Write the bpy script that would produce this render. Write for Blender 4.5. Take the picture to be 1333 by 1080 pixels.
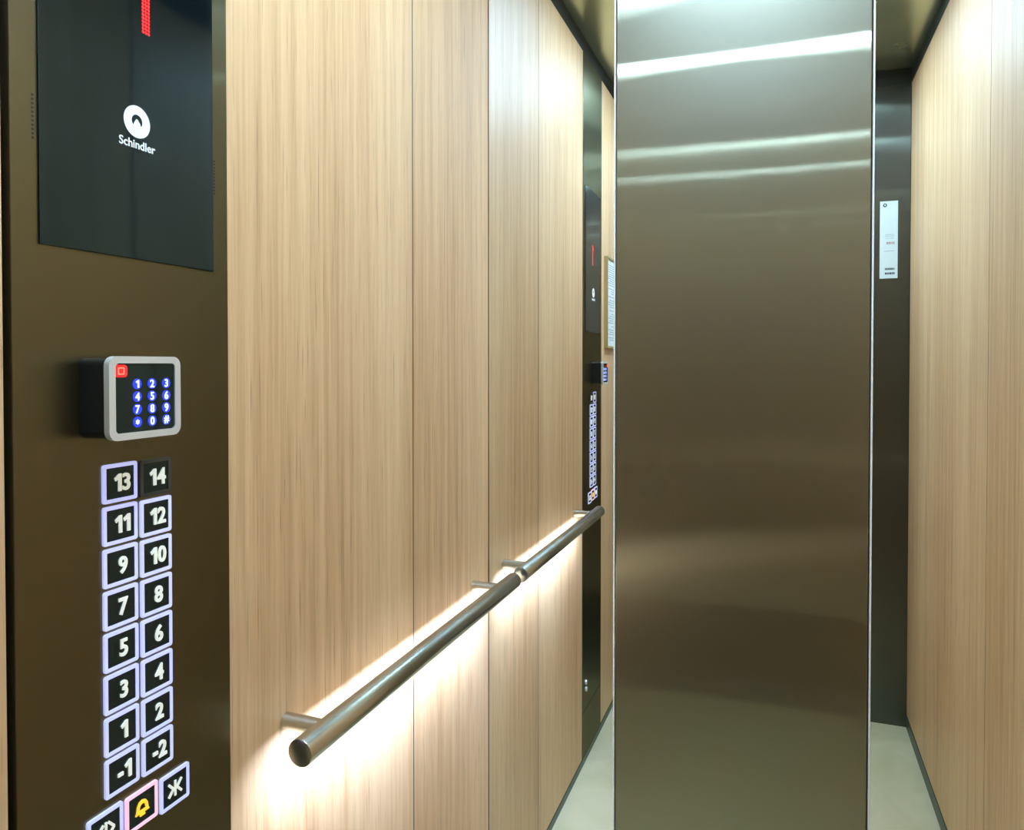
import bpy, bmesh, math, random
from mathutils import Matrix, Vector

for o in list(bpy.data.objects):
    bpy.data.objects.remove(o, do_unlink=True)
scn = bpy.context.scene
col = scn.collection

# ------------------------------------------------------------------ camera
cam_d = bpy.data.cameras.new('camera')
cam = bpy.data.objects.new('camera', cam_d)
col.objects.link(cam)
cam.location = (0, 0, 1.2196)
cam.rotation_euler = (math.radians(90 - 0.9), 0, math.radians(20.3045))
cam_d.sensor_width = 36
cam_d.lens = 950 / 1333 * 36
cam_d.shift_y = -52 / 1333
cam_d.clip_start = 0.01
scn.camera = cam

# ------------------------------------------------------------------ world
w = bpy.data.worlds.new('world')
scn.world = w
w.use_nodes = True
w.node_tree.nodes['Background'].inputs[0].default_value = (0.02, 0.02, 0.02, 1)
w.node_tree.nodes['Background'].inputs[1].default_value = 1

# ------------------------------------------------------------------ exposure
vs = scn.view_settings
vs.view_transform = 'Standard'
vs.look = 'None'
vs.gamma = 1
vs.use_curve_mapping = False
vs.exposure = 0.12

LIGHT = 117.0            # strength of the ceiling diffusers
RAIL_W = 3.7            # watts of the light strip in the handrail

# ------------------------------------------------------------------ dimensions of the cab (metres)
XL, XR = -0.5607, 0.398        # side walls
YM = 1.378                     # back wall (mirror face)
YF = 0.018                     # inner face of the front returns
YD = -0.155                    # face of the closed door
ZC = 2.20                      # ceiling
ZT = 2.15                      # top of the wall panels
OX0, OX1, OZ = -0.505, 0.258, 2.136   # door opening


# ------------------------------------------------------------------ materials
def srgb(r, g, b):
    def f(c):
        c /= 255
        return c / 12.92 if c <= 0.04045 else ((c + 0.055) / 1.055) ** 2.4
    return (f(r), f(g), f(b), 1)


def new_mat(name):
    m = bpy.data.materials.new(name)
    m.use_nodes = True
    nt = m.node_tree
    return m, nt, nt.nodes['Principled BSDF']


def plain(name, colr, rough=0.5, metal=0.0, emit=None, estr=0.0, spec=0.5, noise=0.04):
    m, nt, p = new_mat(name)
    p.inputs['Roughness'].default_value = rough
    p.inputs['Metallic'].default_value = metal
    p.inputs['Specular IOR Level'].default_value = spec
    if emit:
        p.inputs['Emission Color'].default_value = emit
        p.inputs['Emission Strength'].default_value = estr
    # slight procedural variation of the surface colour
    tc = nt.nodes.new('ShaderNodeTexCoord')
    n = nt.nodes.new('ShaderNodeTexNoise')
    n.inputs['Scale'].default_value = 40
    nt.links.new(tc.outputs['Object'], n.inputs['Vector'])
    mx = nt.nodes.new('ShaderNodeMix')
    mx.data_type = 'RGBA'
    mx.inputs['A'].default_value = tuple(c * (1 - noise) for c in colr[:3]) + (1,)
    mx.inputs['B'].default_value = tuple(min(1, c * (1 + noise)) for c in colr[:3]) + (1,)
    nt.links.new(n.outputs['Fac'], mx.inputs['Factor'])
    nt.links.new(mx.outputs['Result'], p.inputs['Base Color'])
    return m


def wood(name, across):
    """pale oak laminate with upright grain; across = axis index running across the grain"""
    m, nt, p = new_mat(name)
    N, L = nt.nodes, nt.links
    tc = N.new('ShaderNodeTexCoord')

    def layer(ac, al, detail, off):
        mp = N.new('ShaderNodeMapping')
        s = [1, 1, 1]
        s[across] = ac
        s[1 - across] = 0.0
        s[2] = al
        mp.inputs['Scale'].default_value = s
        mp.inputs['Location'].default_value = (off, off * 1.7, off * 0.6)
        L.new(tc.outputs['Object'], mp.inputs['Vector'])
        n = N.new('ShaderNodeTexNoise')
        n.inputs['Scale'].default_value = 1
        n.inputs['Detail'].default_value = detail
        n.inputs['Roughness'].default_value = 0.6
        L.new(mp.outputs['Vector'], n.inputs['Vector'])
        return n.outputs['Fac']

    def math_(op, a, b):
        n = N.new('ShaderNodeMath')
        n.operation = op
        for i, v in enumerate((a, b)):
            if isinstance(v, (int, float)):
                n.inputs[i].default_value = v
            else:
                L.new(v, n.inputs[i])
        return n.outputs[0]

    broad = layer(13, 0.32, 3, 1.3)
    mid = layer(58, 1.7, 4, 4.1)
    fine = layer(250, 6.5, 3, 7.7)
    pores = layer(290, 8, 2, 11.9)
    v = math_('ADD', math_('MULTIPLY', broad, 0.38), math_('MULTIPLY', mid, 0.42))
    v = math_('ADD', v, math_('MULTIPLY', fine, 0.20))
    cr = N.new('ShaderNodeValToRGB')
    e = cr.color_ramp.elements
    e[0].position, e[0].color = 0.30, srgb(184, 136, 90)
    e[1].position, e[1].color = 0.70, srgb(242, 206, 162)
    k = e.new(0.44); k.color = srgb(214, 170, 122)
    k = e.new(0.54); k.color = srgb(228, 187, 139)
    L.new(v, cr.inputs['Fac'])
    pr = N.new('ShaderNodeValToRGB')
    pe = pr.color_ramp.elements
    pe[0].position, pe[0].color = 0.28, (0.45, 0.37, 0.30, 1)
    pe[1].position, pe[1].color = 0.39, (1, 1, 1, 1)
    L.new(pores, pr.inputs['Fac'])
    mx = N.new('ShaderNodeMix')
    mx.data_type = 'RGBA'
    mx.blend_type = 'MULTIPLY'
    mx.inputs['Factor'].default_value = 0.6
    L.new(cr.outputs['Color'], mx.inputs['A'])
    L.new(pr.outputs['Color'], mx.inputs['B'])
    L.new(mx.outputs['Result'], p.inputs['Base Color'])
    p.inputs['Roughness'].default_value = 0.50
    p.inputs['Specular IOR Level'].default_value = 0.85
    p.inputs['Coat Weight'].default_value = 0.12
    p.inputs['Coat Roughness'].default_value = 0.5
    b = N.new('ShaderNodeBump')
    b.inputs['Strength'].default_value = 0.06
    b.inputs['Distance'].default_value = 0.001
    L.new(fine, b.inputs['Height'])
    L.new(b.outputs['Normal'], p.inputs['Normal'])
    return m


def steel(name, base, across, rough=0.24, aniso=0.82, broad=0.5, broad_rough=0.5, glow=(0.6, 0.62, 0.60)):
    """sheet steel with an upright brush line: highlights spread across it"""
    m, nt, p = new_mat(name)
    N, L = nt.nodes, nt.links
    nt.nodes.remove(p)
    out = N['Material Output']
    tc = N.new('ShaderNodeTexCoord')
    mp = N.new('ShaderNodeMapping')
    s = [0, 0, 5]
    s[across] = 900
    mp.inputs['Scale'].default_value = s
    L.new(tc.outputs['Object'], mp.inputs['Vector'])
    n = N.new('ShaderNodeTexNoise')
    n.inputs['Scale'].default_value = 1
    n.inputs['Detail'].default_value = 2
    L.new(mp.outputs['Vector'], n.inputs['Vector'])
    mx = N.new('ShaderNodeMix')
    mx.data_type = 'RGBA'
    mx.inputs['A'].default_value = tuple(c * 0.9 for c in base[:3]) + (1,)
    mx.inputs['B'].default_value = tuple(min(1, c * 1.1) for c in base[:3]) + (1,)
    L.new(n.outputs['Fac'], mx.inputs['Factor'])
    tan = N.new('ShaderNodeCombineXYZ')
    tan.inputs[2].default_value = 1.0
    g1 = N.new('ShaderNodeBsdfAnisotropic')
    g1.inputs['Roughness'].default_value = rough
    g1.inputs['Anisotropy'].default_value = aniso
    L.new(tan.outputs[0], g1.inputs['Tangent'])
    L.new(mx.outputs['Result'], g1.inputs['Color'])
    g2 = N.new('ShaderNodeBsdfAnisotropic')
    g2.inputs['Roughness'].default_value = broad_rough
    g2.inputs['Anisotropy'].default_value = 0.3
    L.new(tan.outputs[0], g2.inputs['Tangent'])
    g2.inputs['Color'].default_value = glow + (1,)
    ms = N.new('ShaderNodeMixShader')
    ms.inputs[0].default_value = broad
    L.new(g1.outputs[0], ms.inputs[1])
    L.new(g2.outputs[0], ms.inputs[2])
    L.new(ms.outputs[0], out.inputs['Surface'])
    return m


def floor_mat():
    m, nt, p = new_mat('pale_green_vinyl')
    N, L = nt.nodes, nt.links
    tc = N.new('ShaderNodeTexCoord')
    n = N.new('ShaderNodeTexNoise')
    n.inputs['Scale'].default_value = 5
    n.inputs['Detail'].default_value = 6
    n.inputs['Distortion'].default_value = 0.8
    L.new(tc.outputs['Object'], n.inputs['Vector'])
    cr = N.new('ShaderNodeValToRGB')
    e = cr.color_ramp.elements
    e[0].position, e[0].color = 0.3, srgb(190, 184, 144)
    e[1].position, e[1].color = 0.7, srgb(217, 207, 172)
    L.new(n.outputs['Fac'], cr.inputs['Fac'])
    L.new(cr.outputs['Color'], p.inputs['Base Color'])
    p.inputs['Roughness'].default_value = 0.35
    return m


def ceiling_mat():
    m, nt, p = new_mat('dark_polished_ceiling')
    N, L = nt.nodes, nt.links
    tc = N.new('ShaderNodeTexCoord')
    n = N.new('ShaderNodeTexNoise')
    n.inputs['Scale'].default_value = 9
    n.inputs['Detail'].default_value = 5
    L.new(tc.outputs['Object'], n.inputs['Vector'])
    mr = N.new('ShaderNodeMapRange')
    mr.inputs['To Min'].default_value = 0.18
    mr.inputs['To Max'].default_value = 0.32
    L.new(n.outputs['Fac'], mr.inputs['Value'])
    L.new(mr.outputs['Result'], p.inputs['Roughness'])
    p.inputs['Base Color'].default_value = (0.74, 0.80, 0.60, 1)
    p.inputs['Metallic'].default_value = 0.9
    return m


def glass_dark(name, rough=0.06):
    m, nt, p = new_mat(name)
    p.inputs['Base Color'].default_value = (0.004, 0.007, 0.008, 1)
    p.inputs['Roughness'].default_value = rough
    p.inputs['IOR'].default_value = 1.75
    p.inputs['Specular Tint'].default_value = (0.42, 0.72, 0.86, 1)
    return m


def mirror_mat():
    m, nt, p = new_mat('silvered_glass')
    p.inputs['Base Color'].default_value = (0.86, 0.885, 0.86, 1)
    p.inputs['Metallic'].default_value = 1
    p.inputs['Roughness'].default_value = 0.0
    return m


M = {}
M['wood_y'] = wood('oak_laminate_side', 1)
M['steel_x'] = steel('brushed_steel_back', (0.205, 0.195, 0.135, 1), 0, rough=0.135, aniso=0.93, broad=0.15, broad_rough=0.38, glow=(0.72, 0.68, 0.52))
M['steel_return'] = steel('dark_steel_return', (0.055, 0.06, 0.045, 1), 0, rough=0.16, aniso=0.88, broad=0.14, broad_rough=0.32)
M['steel_door'] = steel('polished_steel_door', (0.85, 0.86, 0.84, 1), 0, rough=0.14, aniso=0.945, broad=0.06, broad_rough=0.36)
M['steel_y'] = steel('brushed_steel_control', (0.022, 0.022, 0.014, 1), 1, rough=0.2, aniso=0.88, broad=0.185, broad_rough=0.34, glow=(0.85, 0.78, 0.50))
M['mirror'] = mirror_mat()
M['floor'] = floor_mat()
M['ceiling'] = ceiling_mat()
M['black'] = plain('matt_black', (0.012, 0.014, 0.012, 1), 0.6)
M['base'] = plain('dark_green_skirting', (0.035, 0.05, 0.035, 1), 0.35)
M['glass'] = glass_dark('black_glass')
M['button'] = glass_dark('black_button', 0.2)
M['alu'] = plain('bright_aluminium', (0.9, 0.9, 0.88, 1), 0.38, 1.0)
M['edge'] = plain('pale_edge_trim', (0.80, 0.80, 0.78, 1), 0.4, 0.15)
M['rail'] = plain('satin_stainless', (0.62, 0.63, 0.58, 1), 0.26, 1.0)
M['silver'] = plain('satin_silver_paint', (0.80, 0.79, 0.76, 1), 0.38, 0.5)
M['dark_plastic'] = plain('dark_plastic', (0.012, 0.012, 0.012, 1), 0.4)
M['grey_off'] = plain('unlit_halo', (0.05, 0.05, 0.042, 1), 0.4)
M['led'] = plain('light_diffuser', (0.9, 0.9, 0.9, 1), 0.5, 0, (0.51, 0.755, 1.0, 1), LIGHT)
M['rail_led'] = plain('rail_light_strip', (0.9, 0.9, 0.9, 1), 0.5, 0, (1.0, 0.93, 0.95, 1), 5)
M['halo'] = plain('lit_halo', (0.5, 0.5, 0.6, 1), 0.4, 0, (0.47, 0.50, 0.96, 1), 0.70)
M['halo_pink'] = plain('lit_pink_halo', (0.6, 0.5, 0.55, 1), 0.4, 0, (0.90, 0.46, 0.66, 1), 0.75)
M['digit'] = plain('raised_digit', (0.72, 0.72, 0.64, 1), 0.4, 0, (0.85, 0.88, 0.78, 1), 0.42)
M['bell'] = plain('amber_symbol', (0.8, 0.5, 0.05, 1), 0.4, 0, (1.0, 0.50, 0.02, 1), 0.85)
M['red'] = plain('red_led', (0.8, 0.02, 0.02, 1), 0.4, 0, (1.0, 0.01, 0.012, 1), 0.85)
M['red_bright'] = plain('red_led_bright', (1.0, 0.3, 0.2, 1), 0.4, 0, (1.0, 0.12, 0.06, 1), 1.0)
M['blue'] = plain('blue_backlight', (0.02, 0.03, 0.5, 1), 0.4, 0, (0.02, 0.05, 0.85, 1), 0.8)
M['blue_white'] = plain('lit_key_digit', (0.7, 0.75, 1, 1), 0.4, 0, (0.55, 0.68, 1.0, 1), 1.3)
M['logo'] = plain('printed_white', (0.8, 0.83, 0.85, 1), 0.4, 0, (0.8, 0.9, 0.95, 1), 0.15)
M['paper'] = plain('white_paper', (0.80, 0.83, 0.82, 1), 0.55)
M['label'] = plain('pale_sticker', (0.66, 0.74, 0.74, 1), 0.5)
M['ink'] = plain('dark_ink', (0.04, 0.05, 0.06, 1), 0.6)
M['ink_soft'] = plain('grey_ink', (0.33, 0.38, 0.40, 1), 0.6)
M['ink_red'] = plain('faded_red_ink', (0.50, 0.27, 0.27, 1), 0.6)
M['gold'] = plain('gold_frame', (0.55, 0.42, 0.20, 1), 0.4, 0.4)


# ------------------------------------------------------------------ helpers
def bm_box(bm, x0, x1, y0, y1, z0, z1, bevel=0.0, seg=2):
    r = bmesh.ops.create_cube(bm, size=1)
    vs_ = r['verts']
    for v in vs_:
        v.co = Vector(((x0 + x1) / 2 + v.co.x * (x1 - x0), (y0 + y1) / 2 + v.co.y * (y1 - y0),
                       (z0 + z1) / 2 + v.co.z * (z1 - z0)))
    if bevel:
        ed = list({e for v in vs_ for e in v.link_edges})
        bmesh.ops.bevel(bm, geom=ed, offset=bevel, segments=seg, profile=0.5, affect='EDGES')


def bm_tube(bm, p0, p1, r, seg=40, bevel=0.0):
    p0, p1 = Vector(p0), Vector(p1)
    d = p1 - p0
    q = Vector((0, 0, 1)).rotation_difference(d.normalized())
    mat = Matrix.Translation((p0 + p1) / 2) @ q.to_matrix().to_4x4()
    res = bmesh.ops.create_cone(bm, cap_ends=True, segments=seg, radius1=r, radius2=r, depth=d.length, matrix=mat)
    if bevel:
        caps = {e for v in res['verts'] for f in v.link_faces if len(f.verts) > 4 for e in f.edges}
        bmesh.ops.bevel(bm, geom=list(caps), offset=bevel, segments=2, profile=0.5, affect='EDGES')


def prism(bm, pts, fr, depth):
    """extrude a 2D outline; fr maps (u, v, w) to a point"""
    a = [bm.verts.new(fr(u, v, 0)) for u, v in pts]
    b = [bm.verts.new(fr(u, v, depth)) for u, v in pts]
    n = len(pts)
    bm.faces.new(list(reversed(a)))
    bm.faces.new(b)
    for i in range(n):
        bm.faces.new((a[i], a[(i + 1) % n], b[(i + 1) % n], b[i]))


def ring(bm, outer, inner, fr, d0, d1):
    n = len(outer)
    V = [[bm.verts.new(fr(u, v, d)) for u, v in loop] for loop, d in
         ((outer, d0), (outer, d1), (inner, d1), (inner, d0))]
    for k in range(4):
        A, B = V[k], V[(k + 1) % 4]
        for i in range(n):
            bm.faces.new((A[i], A[(i + 1) % n], B[(i + 1) % n], B[i]))


def rrect(cu, cv, w_, h_, r, k=5):
    pts = []
    for sx, sy, a0 in ((1, 1, 0), (-1, 1, 90), (-1, -1, 180), (1, -1, 270)):
        for i in range(k + 1):
            a = math.radians(a0 + 90 * i / k)
            pts.append((cu + sx * (w_ / 2 - r) + r * math.cos(a), cv + sy * (h_ / 2 - r) + r * math.sin(a)))
    return pts


def circle(cu, cv, r, n=28):
    return [(cu + r * math.cos(2 * math.pi * i / n), cv + r * math.sin(2 * math.pi * i / n)) for i in range(n)]


def wpos(o):
    p = Vector(o.location)
    while o.parent:
        o = o.parent
        p += Vector(o.location)
    return p


def obj(name, bm, mat, parent=None, origin=None, smooth=False):
    bmesh.ops.recalc_face_normals(bm, faces=bm.faces[:])
    co = [v.co for v in bm.verts]
    if origin is None:
        lo = [min(c[i] for c in co) for i in range(3)]
        hi = [max(c[i] for c in co) for i in range(3)]
        origin = Vector(((lo[0] + hi[0]) / 2, (lo[1] + hi[1]) / 2, lo[2]))
    origin = Vector(origin)
    for v in bm.verts:
        v.co -= origin
    me = bpy.data.meshes.new(name)
    bm.to_mesh(me)
    bm.free()
    me.materials.append(M[mat])
    if smooth:
        for p in me.polygons:
            p.use_smooth = True
        try:
            me.set_sharp_from_angle(angle=math.radians(35))
        except Exception:
            pass
    o = bpy.data.objects.new(name, me)
    col.objects.link(o)
    if parent:
        o.parent = parent
        o.location = origin - wpos(parent)
    else:
        o.location = origin
    return o


def box(name, x0, x1, y0, y1, z0, z1, mat, parent=None, bevel=0.0, origin=None):
    bm = bmesh.new()
    bm_box(bm, x0, x1, y0, y1, z0, z1, bevel)
    return obj(name, bm, mat, parent, origin)


def empty(name, loc):
    o = bpy.data.objects.new(name, None)
    o.empty_display_size = 0.05
    col.objects.link(o)
    o.location = loc
    return o


def tag(o, label, cat, group=None):
    o['label'] = label
    o['category'] = cat
    if group:
        o['group'] = group
    return o


def structure(o):
    o['kind'] = 'structure'
    return o


def text_mesh(body, size, offset=0.0, extrude=0.0, spacing=1.0):
    cu = bpy.data.curves.new('lettering', 'FONT')
    cu.body = body
    cu.size = size
    cu.offset = offset
    cu.extrude = extrude
    cu.align_x = 'CENTER'
    cu.align_y = 'CENTER'
    cu.space_character = spacing
    cu.resolution_u = 4
    t = bpy.data.objects.new('lettering', cu)
    col.objects.link(t)
    bpy.context.view_layer.update()
    me = bpy.data.meshes.new_from_object(t.evaluated_get(bpy.context.evaluated_depsgraph_get()))
    bpy.data.objects.remove(t, do_unlink=True)
    bpy.data.curves.remove(cu)
    return me


def glyph_text(body, size, offset, extrude, spacing):
    """figures side by side, the 1 drawn with a flag; returns verts and faces"""
    V, F, x = [], [], 0.0
    h = size * 0.70
    for ch in body:
        if ch == '1':
            s_ = h * 0.235
            pts = [(s_ * 1.35, 0), (s_ * 2.35, 0), (s_ * 2.35, h), (s_ * 1.55, h), (0.1 * s_, h * 0.77), (0.45 * s_, h * 0.60), (s_ * 1.35, h * 0.75)]
            n = len(pts)
            k = len(V)
            for zz in (-extrude, extrude):
                V += [(x + a, b, zz) for a, b in pts]
            F.append(tuple(k + i for i in reversed(range(n))))
            F.append(tuple(k + n + i for i in range(n)))
            F += [(k + i, k + (i + 1) % n, k + n + (i + 1) % n, k + n + i) for i in range(n)]
            x += s_ * 2.35 + size * 0.075
        else:
            me = text_mesh(ch, size, offset, extrude)
            xs_ = [v.co.x for v in me.vertices]
            ys_ = [v.co.y for v in me.vertices]
            k = len(V)
            y0 = h * 0.40 - sum((min(ys_), max(ys_))) / 2 if ch == '-' else -min(ys_)
            sy = 1 if ch == '-' else h / (max(ys_) - min(ys_))
            V += [(x + v.co.x - min(xs_), (v.co.y - min(ys_)) * sy if ch != '-' else v.co.y + y0, v.co.z) for v in me.vertices]
            F += [tuple(k + i for i in p.vertices) for p in me.polygons]
            x += max(xs_) - min(xs_) + size * 0.075
            bpy.data.meshes.remove(me)
    me = bpy.data.meshes.new('numeral')
    me.from_pydata(V, [], F)
    me.update()
    return me


def lettering(name, body, size, center, mat, parent, offset=0.0, extrude=0.0004, xs=1.0, basis='left', spacing=1.0):
    me = glyph_text(body, size, offset, extrude, spacing) if name == 'numeral' or body == '1' else text_mesh(body, size, offset, extrude, spacing)
    xsv = [v.co.x for v in me.vertices]
    ysv = [v.co.y for v in me.vertices]
    cx, cy = (min(xsv) + max(xsv)) / 2, (min(ysv) + max(ysv)) / 2
    for v in me.vertices:
        a, b, c = (v.co.x - cx) * xs, v.co.y - cy, v.co.z
        v.co = Vector((c, a, b)) if basis == 'left' else Vector((-a, c, b))
    me.materials.clear()
    me.materials.append(M[mat])
    o = bpy.data.objects.new(name, me)
    col.objects.link(o)
    o.parent = parent
    o.location = Vector(center) - wpos(parent)
    return o


# ------------------------------------------------------------------ the room shell
structure(box('floor', XL - 0.05, XR + 0.05, YF, YM + 0.05, -0.03, 0, 'floor'))
structure(box('ceiling', XL - 0.05, XR + 0.05, YD - 0.06, YM + 0.05, ZC, ZC + 0.03, 'ceiling'))

G = 0.0016                     # half a joint between wall panels

# left wall: black backing with oak panels set on it
wall_left = structure(box('wall_left', XL - 0.045, XL - 0.014, YF - 0.01, YM + 0.04, 0, ZC, 'black'))
COP0, COP1 = 0.396, 0.631
SEAM_L = 1.0535
for y0, y1 in ((YF, COP0 - 0.006), (COP1 + 0.0015, SEAM_L - G), (SEAM_L + G, YM - 0.0022)):
    box('panel', XL - 0.0135, XL, y0, y1, 0.022, ZT, 'wood_y', wall_left, 0.0006)

box('joint_strip', XL - 0.0132, XL - 0.0004, SEAM_L - G + 0.0002, SEAM_L + G - 0.0002, 0.022, ZT, 'black', wall_left)

# right wall
wall_right = structure(box('wall_right', XR + 0.014, XR + 0.045, YF - 0.01, YM + 0.04, 0, ZC, 'black'))
SR1, SR2 = YM - 1.045, YM - 0.372
for y0, y1 in ((YF, SR1 - G), (SR1 + G, SR2 - G), (SR2 + G, YM - 0.0040)):
    box('panel', XR, XR + 0.0135, y0, y1, 0.042, ZT, 'wood_y', wall_right, 0.0006)

for ys in (SR1, SR2):
    box('joint_strip', XR + 0.0004, XR + 0.0132, ys - G + 0.0002, ys + G - 0.0002, 0.042, ZT, 'black', wall_right)

# back wall: backing that carries two mirrors and a steel panel
structure(box('wall_back', XL - 0.012, XR + 0.012, YM + 0.012, YM + 0.04, 0, ZC, 'black'))

# shadow gap under the ceiling and the skirting
structure(box('trim_1', XL - 0.0135, XL - 0.002, YF, YM + 0.006, ZT + 0.0005, ZC, 'black'))
structure(box('trim_2', XR + 0.002, XR + 0.0135, YF, YM + 0.006, ZT + 0.0005, ZC, 'black'))
structure(box('trim_3', XL, XR, YF - 0.012, YF - 0.001, ZT + 0.0005, ZC, 'black'))
structure(box('trim_4', XL, XR, YM + 0.0005, YM + 0.011, ZT + 0.0005, ZC, 'black'))
structure(box('baseboard_left', XL - 0.0135, XL + 0.002, YF, YM - 0.001, 0, 0.0215, 'base', None, 0.001))
structure(box('baseboard_right', XR - 0.002, XR + 0.0135, YF, YM - 0.001, 0, 0.0415, 'base', None, 0.001))
structure(box('baseboard_back', XL + 0.002, XR - 0.002, YM + 0.0005, YM + 0.011, 0, 0.0215, 'base'))

# front wall: steel returns either side of the doorway, a header, jamb linings
wall_front = structure(empty('wall_front', ((OX0 + OX1) / 2, YF, 0)))
box('return_panel', OX1, XR - 0.001, YF - 0.012, YF, 0.001, ZT, 'steel_return', wall_front, 0.0008)
box('return_panel', XL + 0.001, OX0, YF - 0.012, YF, 0.001, ZT, 'steel_return', wall_front, 0.0008)
box('header_panel', OX0 + 0.0005, OX1 - 0.0005, YF - 0.012, YF, OZ, ZT, 'steel_x', wall_front, 0.0008)
box('jamb_lining', OX1, OX1 + 0.012, YD - 0.05, YF - 0.0125, 0.001, OZ + 0.05, 'steel_y', wall_front)
box('jamb_lining', OX0 - 0.012, OX0, YD - 0.05, YF - 0.0125, 0.001, OZ + 0.05, 'steel_y', wall_front)
box('head_lining', OX0, OX1, YD - 0.05, YF - 0.0125, OZ, OZ + 0.012, 'steel_x', wall_front)

# closed telescopic car door
door = structure(empty('door_1', ((OX0 + OX1) / 2, YD, 0)))
XMID = (OX0 + OX1) / 2
box('door_leaf', OX0 + 0.001, XMID + 0.02, YD - 0.018, YD, 0.006, OZ - 0.002, 'steel_door', door, 0.001)
box('kick_plate', OX0 + 0.004, XMID + 0.017, YD + 0.0002, YD + 0.0022, 0.008, 0.285, 'black', door, 0.0005)
box('door_leaf', XMID - 0.02, OX1 - 0.001, YD - 0.042, YD - 0.024, 0.006, OZ - 0.002, 'steel_door', door, 0.001)
box('kick_plate', XMID + 0.021, OX1 - 0.004, YD - 0.0238, YD - 0.0218, 0.008, 0.285, 'black', door, 0.0005)

# aluminium sill with two running grooves
bm = bmesh.new()
prof = [(YF - 0.0005, 0), (YF - 0.0005, -0.028), (YD - 0.055, -0.028), (YD - 0.055, 0)]
for c in (YD - 0.033, YD - 0.009):
    prof += [(c - 0.004, 0), (c - 0.004, -0.012), (c + 0.004, -0.012), (c + 0.004, 0)]
for c in (YD + 0.05, YD + 0.10):
    prof += [(c - 0.003, 0), (c - 0.003, -0.004), (c + 0.003, -0.004), (c + 0.003, 0)]
prism(bm, prof, lambda u, v, ww: Vector((OX0 + ww, u, v)), OX1 - OX0)
structure(obj('trim_5', bm, 'alu'))

# ------------------------------------------------------------------ back wall: mirrors and steel centre panel
PX0, PX1 = -0.2965, 0.1395


def mirror(x0, x1, label):
    t = tag(empty('wall_mirror', ((x0 + x1) / 2, YM + 0.004, 0.022)), label, 'mirror', 'mirror strips of the back wall')
    box('glass', x0, x1, YM, YM + 0.006, 0.022, ZT, 'mirror', t)
    box('backing_board', x0, x1, YM + 0.0062, YM + 0.0115, 0.022, ZT, 'black', t)
    return t


mirror(XL + 0.0008, PX0 - 0.006, 'tall mirror strip on the back wall reflecting the handrail and control panel')
mirror(PX1 + 0.006, XR - 0.0030, 'tall mirror strip right of the steel panel reflecting the sticker and right wall')

sp = tag(empty('steel_panel', ((PX0 + PX1) / 2, YM, 0.022)),
         'wide brushed stainless steel panel standing between the two mirror strips', 'panel')
box('sheet', PX0, PX1, YM - 0.004, YM + 0.0115, 0.022, ZT, 'steel_x', sp, 0.0012)
box('edge_trim', PX0 - 0.0055, PX0 - 0.0025, YM - 0.003, YM + 0.0115, 0.022, ZT, 'edge', sp, 0.0006)
box('edge_trim', PX1 + 0.0025, PX1 + 0.0055, YM - 0.003, YM + 0.0115, 0.022, ZT, 'edge', sp, 0.0006)

# ------------------------------------------------------------------ ceiling lights (slim bars across the cab)
for l, wd, lab in ((0.56, 0.076, 'white light bar across the ceiling nearest the mirrors'),
                   (1.055, 0.076, 'white light bar on the ceiling nearest the door')):
    yc = YM - l
    t = tag(empty('ceiling_light', (-0.085, yc, ZC)), lab, 'light', 'light bars of the ceiling')
    bm = bmesh.new()
    ring(bm, rrect(-0.085, yc, 0.45, wd + 0.012, 0.003, 2), rrect(-0.085, yc, 0.44, wd, 0.002, 2),
         lambda u, v, ww: Vector((u, v, ZC - ww)), 0, 0.006)
    obj('frame', bm, 'alu', t)
    box('diffuser', -0.085 - 0.219, -0.085 + 0.219, yc - wd / 2 + 0.0005, yc + wd / 2 - 0.0005, ZC - 0.004, ZC, 'led', t)

# ------------------------------------------------------------------ handrail with a light strip underneath
RX, RZ, RR = XL + 0.062, 0.788, 0.0158
R0, R1 = YM - 0.708, YM - 0.020
hr = tag(empty('handrail', (XL, (R0 + R1) / 2, RZ)),
         'round stainless steel handrail on oak wall with a light glowing beneath', 'handrail')
bm = bmesh.new()
bm_tube(bm, (RX, R0, RZ), (RX, R1, RZ), RR, 48, 0.0012)
obj('tube', bm, 'rail', hr, smooth=True)
for yb in (YM - 0.652, YM - 0.082):
    bm = bmesh.new()
    bm_tube(bm, (XL + 0.0005, yb, RZ), (RX - RR * 0.5, yb, RZ), 0.0105, 32)
    obj('bracket', bm, 'rail', hr, smooth=True)
# strip set on the lower, wall-facing side of the tube
a = math.radians(240)
dx, dz = math.cos(a), math.sin(a)
bm = bmesh.new()
fr = lambda u, v, ww: Vector((RX + dx * (RR * 0.93 + v) - dz * u, R0 + 0.03 + ww, RZ + dz * (RR * 0.93 + v) + dx * u))
prism(bm, [(-0.004, 0), (0.004, 0), (0.004, 0.0022), (-0.004, 0.0022)], fr, R1 - R0 - 0.06)
obj('light_strip', bm, 'rail_led', hr)
ld = bpy.data.lights.new('handrail_lamp', 'AREA')
ld.shape = 'RECTANGLE'
ld.size = R1 - R0 - 0.06
ld.size_y = 0.006
ld.energy = RAIL_W
ld.color = (0.47, 0.64, 1.0)
ld.spread = math.radians(146)
lo = bpy.data.objects.new('handrail_lamp', ld)
col.objects.link(lo)
lo.parent = hr
p = Vector((RX + dx * (RR + 0.003), (R0 + R1) / 2, RZ + dz * (RR + 0.003)))
lo.location = p - wpos(hr)
zax = -Vector((dx, 0, dz))          # lamp shines along -Z
xax = Vector((0, 1, 0))
yax = zax.cross(xax)
lo.rotation_euler = Matrix((xax, yax, zax)).transposed().to_euler()

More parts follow.
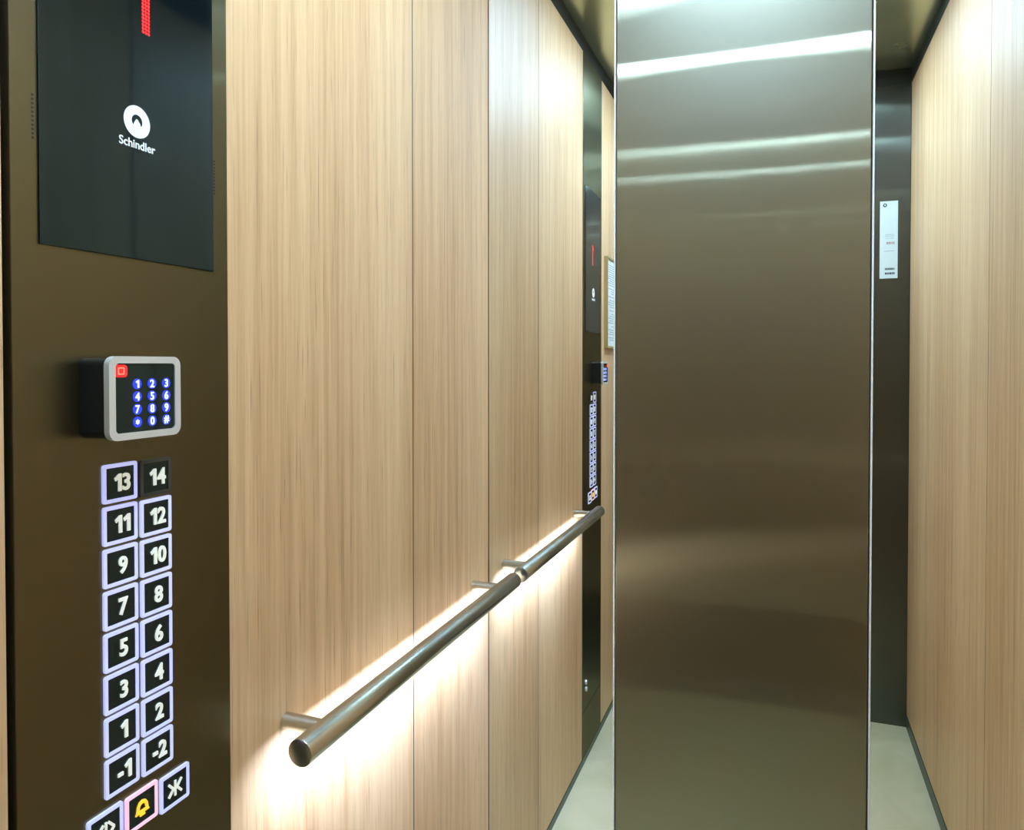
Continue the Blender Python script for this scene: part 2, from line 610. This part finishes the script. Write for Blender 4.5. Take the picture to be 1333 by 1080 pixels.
# ------------------------------------------------------------------ control panel on the left wall
CX = XL + 0.0015                      # face of the control panel
cyc = (COP0 + COP1) / 2
cop = tag(empty('control_panel', (XL, cyc, 0.022)),
          'tall dark steel lift control panel with two columns of lit buttons', 'control panel')
box('faceplate', XL - 0.012, CX, COP0, COP1, 0.161, ZT, 'steel_y', cop, 0.0008)
box('lower_plate', XL - 0.012, CX, COP0, COP1, 0.023, 0.159, 'steel_y', cop, 0.0008)
S0, S1, SZ0, SZ1 = 0.418, 0.6087, 1.3155, 1.757
screen = box('screen', CX - 0.001, CX + 0.002, S0, S1, SZ0, SZ1, 'glass', cop, 0.0006)
SX = CX + 0.002
left = lambda X0: (lambda u, v, ww: Vector((X0 + ww, u, v)))

# red floor number 1 made of dots
bm = bmesh.new()
px_, pz_ = 0.0032, 0.0032
for c in range(-3, 2):
    for r in range(20):
        if c in (-1, 0, 1) or (c == -2 and 15 <= r <= 18) or (c == -3 and 14 <= r <= 16):
            prism(bm, circle(0.5235 + c * px_, 1.527 + r * pz_, 0.00150, 8), left(SX), 0.0002)
obj('floor_number', bm, 'red', screen)

# round emblem and maker's lettering
bm = bmesh.new()
cy_, cz_ = 0.5128, 1.4415
ring(bm, circle(cy_, cz_, 0.0146, 40), circle(cy_, cz_ + 0.0005, 0.0060, 40), left(SX), 0, 0.0002)
prism(bm, [(cy_ - 0.0052, cz_ - 0.006), (cy_ + 0.0052, cz_ - 0.006), (cy_ + 0.0033, cz_ - 0.0012), (cy_ + 0.0006, cz_ + 0.0022),
           (cy_ - 0.0010, cz_ + 0.0022), (cy_ - 0.0033, cz_ - 0.0015)], left(SX), 0.00025)
obj('emblem', bm, 'logo', screen)
lettering('maker_lettering', 'Schindler', 0.0108, (SX, 0.5132, 1.4208), 'logo', screen, 0.00018, 0.0002, 1.0)

# speaker perforations at both sides of the screen
for ys, z0 in ((0.4142, 1.399), (0.6118, 1.3975)):
    bm = bmesh.new()
    for i in range(11):
        prism(bm, circle(ys, z0 + i * 0.0034, 0.0011, 8), left(CX), 0.0002)
    obj('speaker_holes', bm, 'black', cop)

# two small key locks at the foot of the panel
for zk in (0.247, 0.226):
    bm = bmesh.new()
    bm_tube(bm, (CX, 0.600, zk), (CX + 0.006, 0.600, zk), 0.0075, 20, 0.001)
    obj('key_lock', bm, 'alu', cop, smooth=True)

BW, BH = 0.0362, 0.0345


def button(yc, zc, halo_mat, body=None, symbol=None, sym_mat='digit'):
    bm = bmesh.new()
    prism(bm, rrect(yc, zc, BW - 0.003, BH - 0.003, 0.0015, 2), left(CX), 0.0016)
    b = obj('button', bm, 'button', cop)
    bm = bmesh.new()
    ring(bm, rrect(yc, zc, BW, BH, 0.0022, 3), rrect(yc, zc, BW - 0.0068, BH - 0.0068, 0.0008, 3), left(CX), 0, 0.0022)
    obj('halo', bm, halo_mat, b)
    X = CX + 0.0016
    if body:
        lettering('numeral', body, 0.0224, (X + 0.0006, yc + 0.0018, zc), sym_mat, b, 0.00055, 0.0007, 0.86, spacing=0.95)
    if symbol:
        bm = bmesh.new()
        symbol(bm, yc, zc, X)
        obj('symbol', bm, sym_mat, b)
    return b


def stroke(bm, p, q, wd, X):
    p, q = Vector(p), Vector(q)
    d = (q - p).normalized()
    n = Vector((-d.y, d.x)) * wd / 2
    prism(bm, [tuple(p - n), tuple(q - n), tuple(q + n), tuple(p + n)], left(X), 0.0012)


def sym_close(bm, y, z, X):
    stroke(bm, (y, z - 0.0075), (y, z + 0.0075), 0.002, X)
    for s in (-1, 1):
        stroke(bm, (y + s * 0.0080, z + 0.0065), (y + s * 0.0022, z), 0.0022, X)
        stroke(bm, (y + s * 0.0080, z - 0.0065), (y + s * 0.0022, z), 0.0022, X)


def sym_open(bm, y, z, X):
    stroke(bm, (y, z - 0.0075), (y, z + 0.0075), 0.002, X)
    for s in (-1, 1):
        stroke(bm, (y + s * 0.0025, z + 0.0065), (y + s * 0.0083, z), 0.0022, X)
        stroke(bm, (y + s * 0.0025, z - 0.0065), (y + s * 0.0083, z), 0.0022, X)


def sym_bell(bm, y, z, X):
    outer = [(-0.0078, -0.0046), (0.0078, -0.0046), (0.0066, -0.0022), (0.0058, 0.0028), (0.0036, 0.0062), (0, 0.0074),
             (-0.0036, 0.0062), (-0.0058, 0.0028), (-0.0066, -0.0022)]
    inner = [(a_ * 0.55, b_ * 0.50 + 0.0004) for a_, b_ in outer]
    ring(bm, [(y + a_, z + b_) for a_, b_ in outer], [(y + a_, z + b_) for a_, b_ in inner], left(X), 0, 0.0012)
    prism(bm, [(y - 0.0028, z - 0.0072), (y + 0.0028, z - 0.0072), (y + 0.0028, z - 0.0054), (y - 0.0028, z - 0.0054)], left(X), 0.0012)


ZB, PZ = 1.1130, 0.03743
for i, (a_, b_) in enumerate((('13', '14'), ('11', '12'), ('9', '10'), ('7', '8'), ('5', '6'), ('3', '4'), ('1', '2'), ('-1', '-2'))):
    button(0.4917, ZB - i * PZ, 'halo', a_)
    button(0.5315, ZB - 0.0008 - i * PZ, 'grey_off' if i == 0 else 'halo', b_)
button(0.5518, 0.8030, 'halo', symbol=sym_close)
button(0.5125, 0.8060, 'halo_pink', symbol=sym_bell, sym_mat='bell')
button(0.4735, 0.8075, 'halo', symbol=sym_open)

# ------------------------------------------------------------------ keypad fixed on the control panel
KX0, KX1 = CX + 0.0002, XL + 0.038
K0, K1, KZ0, KZ1 = 0.4510, 0.5275, 1.1545, 1.2258
kc, kz = (K0 + K1) / 2, (KZ0 + KZ1) / 2
kp = tag(empty('access_keypad', (CX, kc, KZ0)),
         'small square access keypad with silver rim and blue lit digits above the buttons', 'keypad')
bm = bmesh.new()
prism(bm, rrect(kc, kz, K1 - K0 - 0.003, KZ1 - KZ0 - 0.003, 0.006), left(KX0), KX1 - KX0 - 0.004)
obj('housing', bm, 'dark_plastic', kp)
bm = bmesh.new()
prism(bm, rrect(kc, kz, K1 - K0 - 0.010, KZ1 - KZ0 - 0.010, 0.003), left(KX1 - 0.0041), 0.0029)
face = obj('key_face', bm, 'glass', kp)
bm = bmesh.new()
ring(bm, rrect(kc, kz, K1 - K0, KZ1 - KZ0, 0.008), rrect(kc, kz, K1 - K0 - 0.0128, KZ1 - KZ0 - 0.0120, 0.0035), left(KX1 - 0.006), 0, 0.006)
obj('rim', bm, 'silver', kp, smooth=True)
FX = KX1 - 0.0012
bm = bmesh.new()
prism(bm, rrect(K0 + 0.0125, KZ1 - 0.0125, 0.0125, 0.0105, 0.003), left(FX), 0.0004)
led = obj('status_light', bm, 'red', kp)
bm = bmesh.new()
ring(bm, rrect(K0 + 0.0125, KZ1 - 0.0125, 0.0066, 0.0062, 0.0008, 2), rrect(K0 + 0.0125, KZ1 - 0.0125, 0.0046, 0.0042, 0.0005, 2), left(FX + 0.0004), 0, 0.0003)
obj('status_mark', bm, 'red_bright', led)
for r, row in enumerate(('123', '456', '789', '*0#')):
    for c, ch in enumerate(row):
        yk, zk = K0 + 0.0290 + c * 0.0158, KZ1 - 0.0238 - r * 0.0110
        bm = bmesh.new()
        prism(bm, circle(yk, zk, 0.0047, 18), left(FX), 0.0003)
        k = obj('key', bm, 'blue', kp)
        lettering('digit', ch, 0.0095, (FX + 0.0005, yk, zk), 'blue_white', k, 0.0002, 0.0002, 0.95)

# ------------------------------------------------------------------ framed notice on the left wall, beside the control panel
NY1, NY0 = YM - 1.024, YM - 1.235
NZ0, NZ1 = 1.272, 1.580
nf = tag(empty('framed_notice', (XL, (NY0 + NY1) / 2, NZ0)),
         'gilt framed notice sheet hung on the oak wall, seen in the left mirror', 'notice')
bm = bmesh.new()
ncy, ncz = (NY0 + NY1) / 2, (NZ0 + NZ1) / 2
ring(bm, rrect(ncy, ncz, NY1 - NY0, NZ1 - NZ0, 0.001, 2), rrect(ncy, ncz, NY1 - NY0 - 0.014, NZ1 - NZ0 - 0.014, 0.0005, 2), left(XL + 0.0002), 0, 0.013)
obj('frame', bm, 'gold', nf)
sheet = box('sheet', XL + 0.0005, XL + 0.009, NY0 + 0.0072, NY1 - 0.0072, NZ0 + 0.0072, NZ1 - 0.0072, 'paper', nf)
bm = bmesh.new()
rnd = random.Random(4)
z = NZ1 - 0.028
while z > NZ0 + 0.022:
    y = NY0 + 0.020
    end = NY1 - 0.022 - rnd.choice((0, 0, 0.02, 0.05))
    while y < end:
        wl = rnd.uniform(0.008, 0.022)
        y2 = min(y + wl, end)
        prism(bm, [(y, z), (y2, z), (y2, z + 0.0030), (y, z + 0.0030)], left(XL + 0.009), 0.0002)
        y = y2 + 0.003
    z -= rnd.choice((0.0075, 0.0075, 0.012))
obj('printed_lines', bm, 'ink_soft', sheet)['kind'] = 'stuff'

# ------------------------------------------------------------------ sticker on the right front return
TX0, TX1, TZ0, TZ1 = 0.3060, 0.3600, 1.505, 1.763
st = tag(empty('sticker', ((TX0 + TX1) / 2, YF, TZ0)),
         'narrow pale sticker with small print on dark steel, seen in the right mirror', 'sticker')
box('sheet', TX0, TX1, YF + 0.0002, YF + 0.0016, TZ0, TZ1, 'label', st)
front = lambda u, v, ww: Vector((u, YF + 0.0016 + ww, v))
bm = bmesh.new()
ring(bm, circle(TX0 + 0.015, TZ1 - 0.0135, 0.0062, 24), circle(TX0 + 0.015, TZ1 - 0.013, 0.0027, 24), front, 0, 0.0002)
obj('emblem', bm, 'ink', st)


def marks(name, mat, rows, seed):
    b = bmesh.new()
    rr = random.Random(seed)
    for zc, h_, x0, x1 in rows:
        x = x0
        while x < x1 - 0.0008:
            x2 = min(x + rr.uniform(0.0022, 0.0055), x1)
            prism(b, [(x, zc - h_ / 2), (x2, zc - h_ / 2), (x2, zc + h_ / 2), (x, zc + h_ / 2)], front, 0.0002)
            x = x2 + 0.0010
    o = obj(name, b, mat, st)
    o['kind'] = 'stuff'


marks('small_print', 'ink_soft', ((TZ0 + 0.146, 0.0018, TX0 + 0.016, TX1 - 0.012), (TZ0 + 0.141, 0.0018, TX0 + 0.014, TX1 - 0.010),
                                  (TZ0 + 0.134, 0.0018, TX0 + 0.016, TX1 - 0.012), (TZ0 + 0.091, 0.0022, TX0 + 0.012, TX1 - 0.010)), 1)
marks('red_print', 'ink_red', ((TZ0 + 0.118, 0.0080, TX0 + 0.020, TX1 - 0.010),), 2)
marks('bold_print', 'ink', ((TZ0 + 0.0315, 0.0068, TX0 + 0.016, TX1 - 0.009), (TZ0 + 0.0165, 0.0068, TX0 + 0.016, TX1 - 0.009)), 3)
